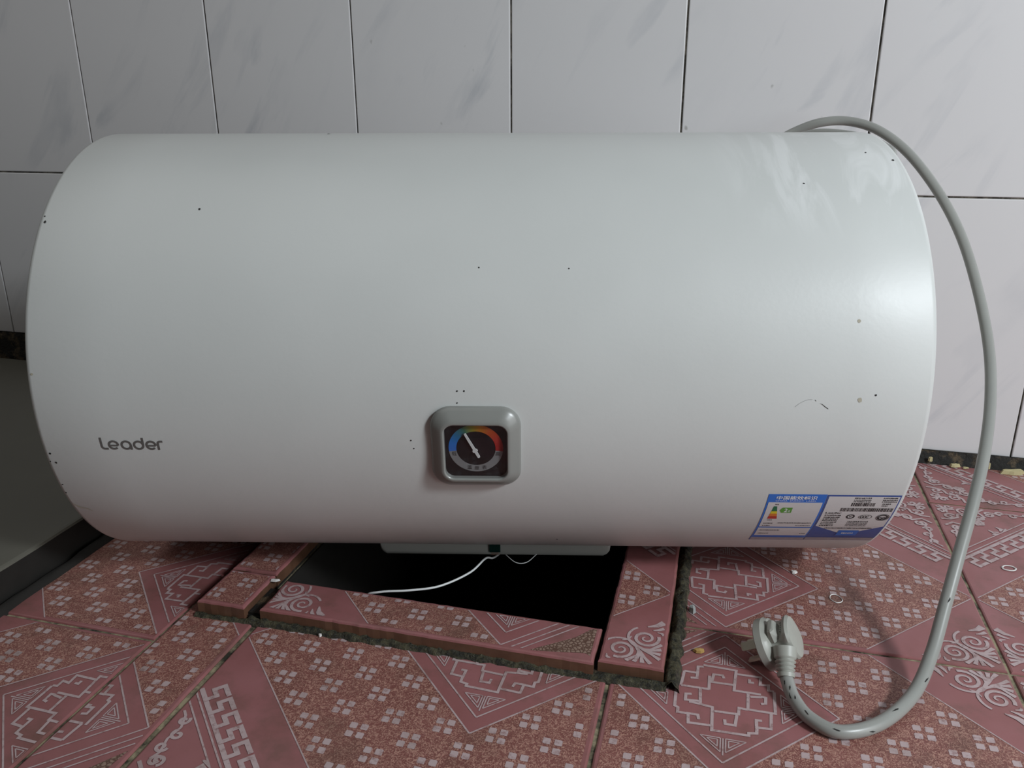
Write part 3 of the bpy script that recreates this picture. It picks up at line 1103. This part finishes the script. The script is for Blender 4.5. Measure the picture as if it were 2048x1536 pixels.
# labels on the shell; coordinates: s, degrees
def patch(mb, s0, s1, a0, a1, off, n=10):
    """rectangular piece of sheet"""
    for i in range(n):
        b0, b1 = a0 + (a1 - a0) * i / n, a0 + (a1 - a0) * (i + 1) / n
        mb.poly([cyl(s0, b0, off), cyl(s1, b0, off), cyl(s1, b1, off), cyl(s0, b1, off)])


def deg_pt(s, a, off):
    return cyl(s, a, off)


def dpoly(mb, pts, off):
    mb.poly([cyl(s, a, off) for s, a in pts])


def dashes(mb, s0, s1, a, h, off, seed):
    rnd = random.Random(seed)
    s = s0
    while s < s1 - 0.0006:
        w = rnd.uniform(0.0005, 0.0011)
        patch(mb, s, min(s + w, s1), a + h * rnd.uniform(-.5, -.3), a + h * rnd.uniform(.3, .5), off, 1)
        s += w + rnd.uniform(0.00025, 0.0006)


e1 = MB()
patch(e1, 0.2253, 0.2702, -45.0, -22.1, 0.00018, 14)
elabel = e1.build('energy_label', 'blue', heater, fix=True)
elabel['label'] = 'blue and white energy label'
w = MB(); patch(w, 0.2268, 0.2686, -35.9, -25.0, 0.0003); patch(w, 0.2268, 0.2690, -41.2, -36.4, 0.0003)
w.build('white_panel', 'paper', elabel, fix=True)
w = MB(); patch(w, 0.2258, 0.2700, -44.8, -42.7, 0.0003, 3)
w.build('silver_edge', 'silver', elabel, fix=True)
w = MB()
fit_text(w, '中国能效标识', 0.2318, 0.2632, -23.95, -22.65, 0.0004, deg_pt, 0.02)
fit_text(w, 'CHINA  ENERGY  LABEL', 0.2318, 0.2632, -24.60, -24.20, 0.0004, deg_pt)
w.build('white_lettering', 'text_white', elabel)
bands = [('e_green', -26.5, -28.5), ('e_yellow', -28.5, -29.5), ('e_orange', -29.5, -30.6), ('e_red', -30.6, -31.8)]
for nm, a0, a1 in bands:
    w = MB()
    f = lambda a: 0.2319 - 0.0016 * (-26.5 - a) / 5.3
    g_ = lambda a: 0.2345 + 0.0034 * (-26.5 - a) / 5.3
    dpoly(w, [(f(a0), a0), (f(a1), a1), (g_(a1), a1), (g_(a0), a0)], 0.0004)
    w.build('grade_band', nm, elabel, fix=True)
w = MB()
dpoly(w, [(0.2375, -28.0), (0.2392, -29.1), (0.2470, -29.1), (0.2470, -27.0), (0.2392, -27.0)], 0.0004)
w.build('grade_arrow', 'e_lime', elabel, fix=True)
w = MB(); fit_text(w, '2', 0.2410, 0.2435, -28.8, -27.3, 0.0005, deg_pt, 0.02); fit_text(w, '级', 0.2440, 0.2458, -28.8, -27.9, 0.0005, deg_pt)
w.build('grade_number', 'text_white', elabel)
w = MB()
dashes(w, 0.2325, 0.2358, -25.8, 0.45, 0.0004, 1); dashes(w, 0.2310, 0.2352, -32.4, 0.45, 0.0004, 2)
dashes(w, 0.2290, 0.2370, -34.0, 0.5, 0.0004, 3); dashes(w, 0.2405, 0.2670, -33.8, 0.5, 0.0004, 4)
dashes(w, 0.2290, 0.2360, -35.2, 0.5, 0.0004, 5); dashes(w, 0.2555, 0.2670, -35.1, 0.4, 0.0004, 6)
dashes(w, 0.2290, 0.2450, -37.8, 0.6, 0.0004, 7); dashes(w, 0.2290, 0.2380, -39.8, 0.6, 0.0004, 8); dashes(w, 0.2630, 0.2675, -39.8, 0.6, 0.0004, 9)
w.build('small_print', 'ink_grey', elabel)['kind'] = 'stuff'

e2 = MB()
patch(e2, 0.2706, 0.3270, -43.0, -22.1, 0.00018, 14)
e2.f = []; e2.v = []
for i in range(14):
    b0, b1 = -44.8 + 22.6 * i / 14, -44.8 + 22.6 * (i + 1) / 14
    e2.poly([cyl(0.2706, b0, .00018), cyl(0.3272, b0, .00018), cyl(0.3272, b1, .00018), cyl(0.2706, b1, .00018)])
rlabel = e2.build('rating_label', 'blue_deep', heater, fix=True)
rlabel['label'] = 'rating label with barcodes and a blue lower edge'
w = MB(); patch(w, 0.2718, 0.3262, -35.2, -22.7, 0.0003)
dpoly(w, [(0.2718, -35.2), (0.2940, -39.2), (0.3040, -39.2), (0.3262, -35.2)], 0.0003)
w.build('white_panel', 'paper', rlabel, fix=True)
w = MB(); patch(w, 0.2708, 0.3270, -44.6, -42.5, 0.0003, 3)
w.build('silver_edge', 'silver', rlabel, fix=True)
w = MB()
patch(w, 0.2930, 0.3095, -40.8, -37.6, 0.0004, 4)
w.build('blue_badge', 'blue', rlabel, fix=True)
w = MB(); dashes(w, 0.2965, 0.3060, -39.2, 0.9, 0.0005, 95)
w.build('badge_print', 'text_white', rlabel)
w = MB()
rnd = random.Random(5)
for (s0, s1, a0, a1) in ((0.2912, 0.3090, -26.2, -24.9), (0.2845, 0.3255, -28.3, -26.9)):
    s = s0
    while s < s1:
        ww = rnd.choice((0.00035, 0.0006, 0.0009))
        patch(w, s, s + ww, a0, a1, 0.0004, 1)
        s += ww + rnd.choice((0.00035, 0.0006))
w.build('barcodes', 'ink', rlabel)['kind'] = 'stuff'
w = MB()
fit_text(w, 'Leader', 0.2742, 0.2868, -29.3, -28.6, 0.0004, deg_pt, 0.02)
for k, a in enumerate((-30.0, -30.9, -31.7, -32.5, -33.3, -34.1, -34.9)):
    dashes(w, 0.2745, 0.2880 - 0.0004 * k, a, 0.55, 0.0004, 20 + k)
for k, a in enumerate((-32.8, -33.5, -34.2, -34.9)):
    dashes(w, 0.2950, 0.3120, a, 0.45, 0.0004, 40 + k)
dashes(w, 0.2800, 0.3180, -36.3, 0.6, 0.0004, 60)
for k, a in enumerate((-23.2, -23.9, -24.5)):
    dashes(w, 0.2920, 0.3050, a, 0.45, 0.0004, 70 + k); dashes(w, 0.3140, 0.3250, a, 0.45, 0.0004, 80 + k)
dashes(w, 0.3150, 0.3215, -25.3, 0.45, 0.0004, 90); dashes(w, 0.3150, 0.3200, -26.0, 0.4, 0.0004, 91)
w.build('small_print', 'ink', rlabel)['kind'] = 'stuff'
w = MB()


def ell(s, a, rs, ra, wd):
    pts = [(s + rs * math.cos(2 * PI * k / 26), math.radians(a) * HR + ra * math.sin(2 * PI * k / 26)) for k in range(27)]
    for q in stroke(pts, wd):
        w.poly([arc_pt(p[0], p[1], 0.0004) for p in q])


ell(0.2950, -30.5, 0.0028, 0.0026, 0.0012)
fit_text(w, 'V', 0.2938, 0.2962, -30.9, -30.1, 0.0004, deg_pt, 0.03)
ell(0.3067, -30.6, 0.0052, 0.0030, 0.0004)
for sc in (0.3042, 0.3064, 0.3086):
    pts = [(sc + 0.0013 * math.cos(R2D(a)), math.radians(-30.6) * HR + 0.0015 * math.sin(R2D(a))) for a in range(50, 311, 20)]
    for q in stroke(pts, 0.0007):
        w.poly([arc_pt(p[0], p[1], 0.0004) for p in q])
ell(0.3205, -30.8, 0.0050, 0.0046, 0.0005)
ell(0.3205, -30.8, 0.0036, 0.0033, 0.0013)
ell(0.3190, -31.2, 0.0012, 0.0012, 0.0009)
ell(0.3218, -31.0, 0.0010, 0.0010, 0.0008)
w.build('certification_marks', 'ink', rlabel)

# control cover under the shell, dipping into the pit
bx = MB()
sec = [(-0.060, 0.034), (-0.0745, 0.0265 - CZ + 0.004), (-0.0752, 0.0205 - CZ), (-0.0745, 0.0172 - CZ), (-0.071, 0.0152 - CZ), (-0.060, 0.0125 - CZ), (-0.030, -0.010), (0.050, -0.010), (0.072, 0.004), (0.062, 0.034)]
ss = [(-0.1003, 0.010), (-0.0995, 0.005), (-0.0975, 0.002), (-0.094, 0.0), (0.1095, 0.0), (0.113, 0.002), (0.1152, 0.005), (0.116, 0.010)]
ns_ = len(sec)
for s, ins in ss:
    for (y, z) in sec:
        zz = z + ins * (1.0 if z < 0.012 else 0.0)
        bx.v.append((s, y * (1 - ins * 0.4), min(zz, 0.034)))
for i in range(len(ss) - 1):
    for k in range(ns_):
        k2 = (k + 1) % ns_
        bx.f.append((i * ns_ + k, i * ns_ + k2, (i + 1) * ns_ + k2, (i + 1) * ns_ + k))
bx.f.append(tuple(range(ns_))); bx.f.append(tuple((len(ss) - 1) * ns_ + k for k in range(ns_))[::-1])
cover = bx.build('control_cover', 'box', heater, fix=True)
smooth_by_angle(cover, 50)
w = MB(); w.box(0.0028, 0.0130, -0.0764, -0.070, 0.0205 - CZ, 0.031 - CZ)
w.build('indicator_window', 'lens', cover)
w = MB()
fit_text(w, '加热', 0.0040, 0.0118, 0.0165 - CZ, 0.0198 - CZ, 0.0, lambda x, y, o: (x, -0.0756, y + 0.0005))
w.build('indicator_lettering', 'amber', cover)
# thin sensor lead looping out of the cover over the pit edge
ix = lambda P: (Matrix.Rotation(-H_YAW, 3, 'Z') @ (Vector(P) - Vector(H_LOC)))
lead = [(-0.186, 0.690, 0.004), (-0.192, 0.660, 0.008), (-0.1960, 0.645, 0.0150), (-0.2023, 0.6165, 0.0160), (-0.2213, 0.5888, 0.0160), (-0.2443, 0.5755, 0.0162), (-0.2694, 0.5682, 0.0150), (-0.285, 0.5690, 0.006), (-0.296, 0.574, -0.03)]
tube([ix(p) for p in catmull(lead, 6)], 0.0010, 8).build('sensor_lead', 'wire', heater, smooth=True)
lead = [(-0.180, 0.655, 0.0165), (-0.168, 0.650, 0.0120), (-0.158, 0.652, 0.0125), (-0.150, 0.660, 0.0180)]
tube([ix(p) for p in catmull(lead, 6)], 0.00045, 8).build('sensor_lead', 'wire', heater, smooth=True)

# chips and dirt on the shell
sp = MB()
for s, a, r in ((-0.2103, 47.06, .0011), (-0.3255, 43.4, .0012), (-0.327, 45.0, .0006), (-0.0127, 4.75, .0007), (-0.0076, 4.75, .0007), (-0.0129, 2.0, .0006), (-0.0483, -7.2, .0006),
                (-0.0465, -9.3, .0006), (-0.3255, -11.4, .0009), (-0.3235, -14.0, .0009), (-0.3275, -13.7, .0006), (-0.3262, -20.9, .0007), (-0.327, -23.8, .0007),
                (0.064, -46.9, .0011), (-0.1367, 87.0, .0014), (0.0682, 31.9, .0006), (0.2477, 55.1, .0008), (0.3233, 64.4, .0012),
                (0.3058, 68.2, .0007), (0.0028, 32.1, .0006), (0.2896, 4.35, .0008)):
    n8 = 9
    sp.poly([cyl(s + r * math.cos(2 * PI * k / n8) * random.uniform(.7, 1.2), a + math.degrees(r / HR) * math.sin(2 * PI * k / n8) * random.uniform(.7, 1.2), 0.0002) for k in range(n8)])
for pts, wd in (([(0.2326, 1.56), (0.2355, 2.35), (0.239, 2.95), (0.242, 3.25), (0.2446, 3.29)], 0.00012), ([(0.2466, 3.2), (0.2474, 2.9)], 0.0003), ([(0.2503, 2.38), (0.252, 2.2), (0.2545, 1.6), (0.2568, 1.13)], [0.0001, 0.0003, 0.0004, 0.0003])):
    for q in stroke([(s, R2D(a) * HR) for s, a in pts], wd):
        sp.poly([arc_pt(p[0], p[1], 0.0002) for p in q])
sp.build('dirt_specks', 'speck', heater)['kind'] = 'stuff'
sp = MB()
for s, a, r in ((0.2786, 3.2, .0019), (0.2751, 20.4, .0014), (-0.3262, 8.0, .0010)):
    sp.poly([cyl(s + r * math.cos(2 * PI * k / 9) * random.uniform(.7, 1.1), a + math.degrees(r / HR) * math.sin(2 * PI * k / 9), 0.00015) for k in range(9)])
for q in stroke([(-0.3272, R2D(-27.9) * HR), (-0.3235, R2D(-29.6) * HR), (-0.3180, R2D(-30.2) * HR), (-0.3150, R2D(-31.4) * HR)], [0.0006, 0.0017, 0.0013, 0.0004]):
    sp.poly([arc_pt(p[0], p[1], 0.00015) for p in q])
sp.build('scuff_marks', 'scuff', heater)['kind'] = 'stuff'

# power cord and plug (fixed to the heater)
CR = 0.0049
cordpts = [(0.098, 0.840, 0.335), (0.128, 0.858, 0.352), (0.1480, 0.890, 0.3700), (0.1420, 0.912, 0.3782), (0.1290, 0.932, 0.3838), (0.1090, 0.951, 0.3878), (0.0865, 0.965, 0.3888), (0.0674, 0.975, 0.3846), (0.0530, 0.983, 0.3790), (0.0470, 0.994, 0.3790), (0.0600, 1.000, 0.3880), (0.0873, 0.994, 0.3990), (0.117, 0.99, 0.4006), (0.1466, 0.975, 0.3913), (0.1764, 0.955, 0.368),
           (0.2054, 0.93, 0.3304), (0.2257, 0.90, 0.290), (0.2382, 0.86, 0.2437), (0.244, 0.82, 0.2004), (0.2394, 0.775, 0.1662), (0.2288, 0.73, 0.1352),
           (0.2155, 0.69, 0.1053), (0.2010, 0.653, 0.0745), (0.1885, 0.621, 0.0470), (0.1745, 0.585, 0.0215), (0.1570, 0.550, 0.0085), (0.1300, 0.5165, 0.0056), (0.1022, 0.5010, 0.0054),
           (0.0832, 0.5100, 0.0054), (0.0730, 0.5270, 0.0070), (0.0685, 0.5440, 0.0105)]
cord = tube([ix(p) for p in catmull(cordpts, 10)], CR, 18).build('power_cord', 'cord_clean', heater, smooth=True)
cord['label'] = 'thick grey power cord'
# plug
PC = Vector((0.0590, 0.5725, 0.0198))
zl = Vector((0.84, -0.12, 0.50)).normalized()
yl = Vector((0.04, 0.95, 0.10)); yl = (yl - zl * yl.dot(zl)).normalized()
xl = yl.cross(zl)


def pp(x, y, z):
    return ix(PC + xl * (x / 1000) + yl * (y / 1000) + zl * (z / 1000))


def loft(levels, name, mat, parent):
    mb = MB()
    n = len(levels[0])
    for lv in levels:
        mb.v += [tuple(p) for p in lv]
    for i in range(len(levels) - 1):
        for k in range(n):
            k2 = (k + 1) % n
            mb.f.append((i * n + k, i * n + k2, (i + 1) * n + k2, (i + 1) * n + k))
    mb.f.append(tuple(range(n))[::-1]); mb.f.append(tuple((len(levels) - 1) * n + k for k in range(n)))
    o = mb.build(name, mat, parent, fix=True)
    smooth_by_angle(o, 32)
    return o


def section(rx_up, rx_dn, ry_far, ry_near, sq=2.4, n=64):
    """rounded plug section: x- is the upper side, y- the side the cord leaves from"""
    out = []
    for i in range(n):
        a = 2 * PI * i / n
        c, s_ = math.cos(a), math.sin(a)
        f = (abs(c) ** sq + abs(s_) ** sq) ** (-1 / sq)
        out.append((c * f * (rx_dn if c > 0 else rx_up), s_ * f * (ry_far if s_ > 0 else ry_near)))
    return out


lv = []
for (a, b_, c, d_, sq, z) in ((18.6, 18.6, 18.6, 18.6, 2.0, -8.0), (20.0, 20.0, 20.0, 20.0, 2.0, -7.0), (20.0, 20.0, 20.0, 20.0, 2.0, -1.6), (19.2, 19.2, 19.2, 19.2, 2.0, -0.6),
                              (17.2, 17.2, 18.6, 16.5, 2.3, 1.6), (11.6, 12.5, 17.5, 14.0, 2.6, 3.0), (10.4, 12.0, 17.0, 13.5, 2.8, 8.0), (11.6, 12.5, 16.6, 14.0, 2.8, 11.5),
                              (15.8, 14.5, 16.2, 14.6, 2.6, 14.5), (16.4, 14.8, 15.8, 14.6, 2.6, 16.5), (15.0, 13.8, 14.6, 13.4, 2.6, 18.6), (10.5, 10.0, 9.0, 9.5, 2.4, 19.6)):
    lv.append([pp(x, y, z) for x, y in section(a, b_, c, d_, sq)])
plug = loft(lv, 'plug', 'plug', heater)
plug['label'] = 'pale grey moulded three pin plug'
# finger grip standing in the waist on the upper side
g1 = [(-8.5, -10.5, 1.6), (-9.5, 4.5, 1.6), (-9.5, 7.5, 6.0), (-9.5, 4.0, 10.6), (-8.5, -9.0, 10.6), (-8.5, -12.0, 6.0)]
g2 = [(-16.8, -8.0, 3.4), (-17.8, 2.8, 3.4), (-17.8, 4.6, 6.0), (-17.8, 2.4, 8.8), (-16.8, -7.0, 8.8), (-16.8, -9.4, 6.0)]
g3 = [(x - 0.8, y * 0.8 - 0.1, 6.0 + (z - 6.0) * 0.6) for x, y, z in g2]
grip = loft([[pp(*p) for p in g] for g in (g1, g2, g3)], 'finger_grip', 'plug', plug)
grip.data.polygons.foreach_set('use_smooth', [False] * len(grip.data.polygons))
# strain relief
base = PC - yl * 0.0105 + zl * 0.0105 - xl * 0.001
endp = Vector(cordpts[-1]) + (Vector(cordpts[-1]) - Vector(cordpts[-2])).normalized() * 0.0005
path, rad = [], []
for i in range(31):
    t = i / 30
    path.append(ix(base.lerp(endp, t)))
    r = 0.0092 - 0.0030 * t
    if 0.30 < t < 0.85 and (i % 4) in (0, 1): r -= 0.0013
    rad.append(r)
sr = tube(path, rad, 18).build('strain_relief', 'plug', plug)
smooth_by_angle(sr, 60)
for (x, y, rot) in ((2.0, 8.0, 0.3), (-6.0, -4.5, 0.75), (7.0, -4.5, -0.3)):
    mb = MB()
    c, s = math.cos(rot), math.sin(rot)
    vv = []
    for z in (-6, -22, -23):
        kx, ky = (0.9, 3.2) if z > -23 else (0.5, 2.6)
        for (a, b) in ((-kx, -ky), (kx, -ky), (kx, ky), (-kx, ky)):
            vv.append(pp(x + a * c - b * s, y + a * s + b * c, z))
    mb.v = [tuple(v) for v in vv]
    mb.f = [(3, 2, 1, 0), (8, 9, 10, 11)] + [(i * 4 + k, i * 4 + (k + 1) % 4, (i + 1) * 4 + (k + 1) % 4, (i + 1) * 4 + k) for i in range(2) for k in range(4)]
    mb.build('pin', 'brass', plug, fix=True)
gm = MB()
for (y, z) in ((4.0, 11.9), (1.5, 12.3), (-1.0, 12.3), (-3.6, 12.3), (-6.0, 12.0)):
    gm.poly([pp(-12.9 + 0.2 * math.sin(k), y + 0.9 * math.sin(k), z + 0.7 * math.cos(k)) for k in (0, 1.2, 2.4, 3.7, 5.0)])
gm.build('grime_spots', 'plug_dirty', plug)
# scuffs on the cord
sc = MB()
CP = catmull(cordpts, 10)
rnd = random.Random(3)
for i in (230, 246, 256, 263, 271, 281, 288, 290, 293, 296):
    if i >= len(CP) - 2: continue
    p = CP[i]; t = (CP[i + 1] - CP[i - 1]).normalized()
    vdir = (Vector((0, 0, CAM_H)) - p); vdir = (vdir - t * vdir.dot(t)).normalized()
    b = t.cross(vdir)
    a0 = rnd.uniform(-0.7, 0.7)
    pts = []
    for k in range(8):
        u_ = rnd.uniform(.6, 1.1) * math.cos(k * PI / 4); v_ = rnd.uniform(.6, 1.1) * math.sin(k * PI / 4)
        ang = a0 + v_ * 0.11 + u_ * 0.12
        pts.append(ix(p + t * (u_ * rnd.uniform(0.0012, 0.0042)) + (vdir * math.cos(ang) + b * math.sin(ang)) * (CR + 0.0002)))
    sc.poly(pts)
sc.build('scuffs', 'speck', cord)['kind'] = 'stuff'

# ------------------------------------------------------------------ plastic bag in the pit
bag = MB()
nb = 46
for j in range(nb + 1):
    for i in range(nb + 1):
        u_, v_ = i / nb, j / nb
        x = HX0 + 0.012 + (HX1 - HX0 - 0.024) * u_
        y = HY0 + 0.012 + (HY1 - HY0 - 0.024) * v_
        q = noise.noise(Vector((x * 18, y * 18, 0.4))) * 0.022 + abs(noise.noise(Vector((x * 55, y * 55, 4.4)))) * 0.016
        edge = min(u_, 1 - u_, v_, 1 - v_)
        z = PZ + 0.002 + (0.062 + q) * min(1, edge * 7)
        if edge == 0: z = PZ + 0.001
        bag.v.append((x - (HX0 + HX1) / 2, y - (HY0 + HY1) / 2, z - PZ))
for j in range(nb):
    for i in range(nb):
        k = j * (nb + 1) + i
        bag.f.append((k, k + 1, k + nb + 2, k + nb + 1))
b = bag.build('plastic_bag', 'bag', None, ((HX0 + HX1) / 2, (HY0 + HY1) / 2, PZ))
tag(b, 'crumpled black plastic bag lying in the dark pit', 'bag')

# ------------------------------------------------------------------ small debris and marks
def deb(name, mat, x, y, z, w, d, h, seed, label, cat, rz=0.0, group=None, nseg=9):
    return tag(flake(name, mat, None, (x, y, z), w, d, h, seed, rz, nseg), label, cat, group)


deb('pebble', 'stone', -0.0045, 0.6290, 0.0004, 0.0075, 0.0085, 0.0065, 3, 'small grey pebble beside the mossy joint right of the curb', 'pebble', 0.5, nseg=7)
deb('plaster_crumb', 'chalk', 0.0853, 0.7163, 0.0006, 0.0080, 0.0060, 0.002, 9, 'white crumb on the floor near the right end shadow of the heater', 'crumb', group='plaster crumbs')
deb('plaster_crumb', 'chalk', -0.369, 0.5640, CZ - 0.001, 0.011, 0.0045, 0.002, 12, 'white plaster crumb at the left corner of the pit', 'crumb', 0.3, 'plaster crumbs')
deb('plaster_crumb', 'chalk', -0.301, 0.5155, 0.0006, 0.0035, 0.003, 0.0025, 14, 'tiny white crumb at the foot of the front curb', 'crumb', group='plaster crumbs')
deb('straw_bit', 'straw', 0.004, 0.5735, 0.0004, 0.013, 0.005, 0.003, 21, 'short orange brown straw bit beside the curb corner', 'debris', 0.2)


def ringmark(x, y, rx, ry, wd, label, rz=0.3):
    mb = MB()
    n = 30
    for k in range(n):
        a0, a1 = 2 * PI * k / n, 2 * PI * (k + 1) / n
        def pt(a, r, z):
            j = 1 + 0.10 * noise.noise(Vector((math.cos(a) * 1.5, math.sin(a) * 1.5, x * 50)))
            X, Y = (rx + r) * j * math.cos(a), (ry + r) * j * math.sin(a)
            return (X * math.cos(rz) - Y * math.sin(rz), X * math.sin(rz) + Y * math.cos(rz), z)
        i0, i1 = len(mb.v), 0
        q = [pt(a0, -wd, 0), pt(a0, 0, 0.0005), pt(a1, 0, 0.0005), pt(a1, -wd, 0)]
        mb.poly(q)
        mb.poly([pt(a0, 0, 0.0005), pt(a0, wd, 0), pt(a1, wd, 0), pt(a1, 0, 0.0005)])
    o = mb.build('residue_ring', 'chalk', None, (x, y, 0.0005))
    tag(o, label, 'stain')
    return o


ringmark(0.1188, 0.6806, 0.0052, 0.0062, 0.0005, 'thin white dried ring on the floor tile behind the plug')
ringmark(0.2831, 0.7754, 0.0060, 0.0045, 0.0008, 'small bright white dried ring on the tile right of the cord')
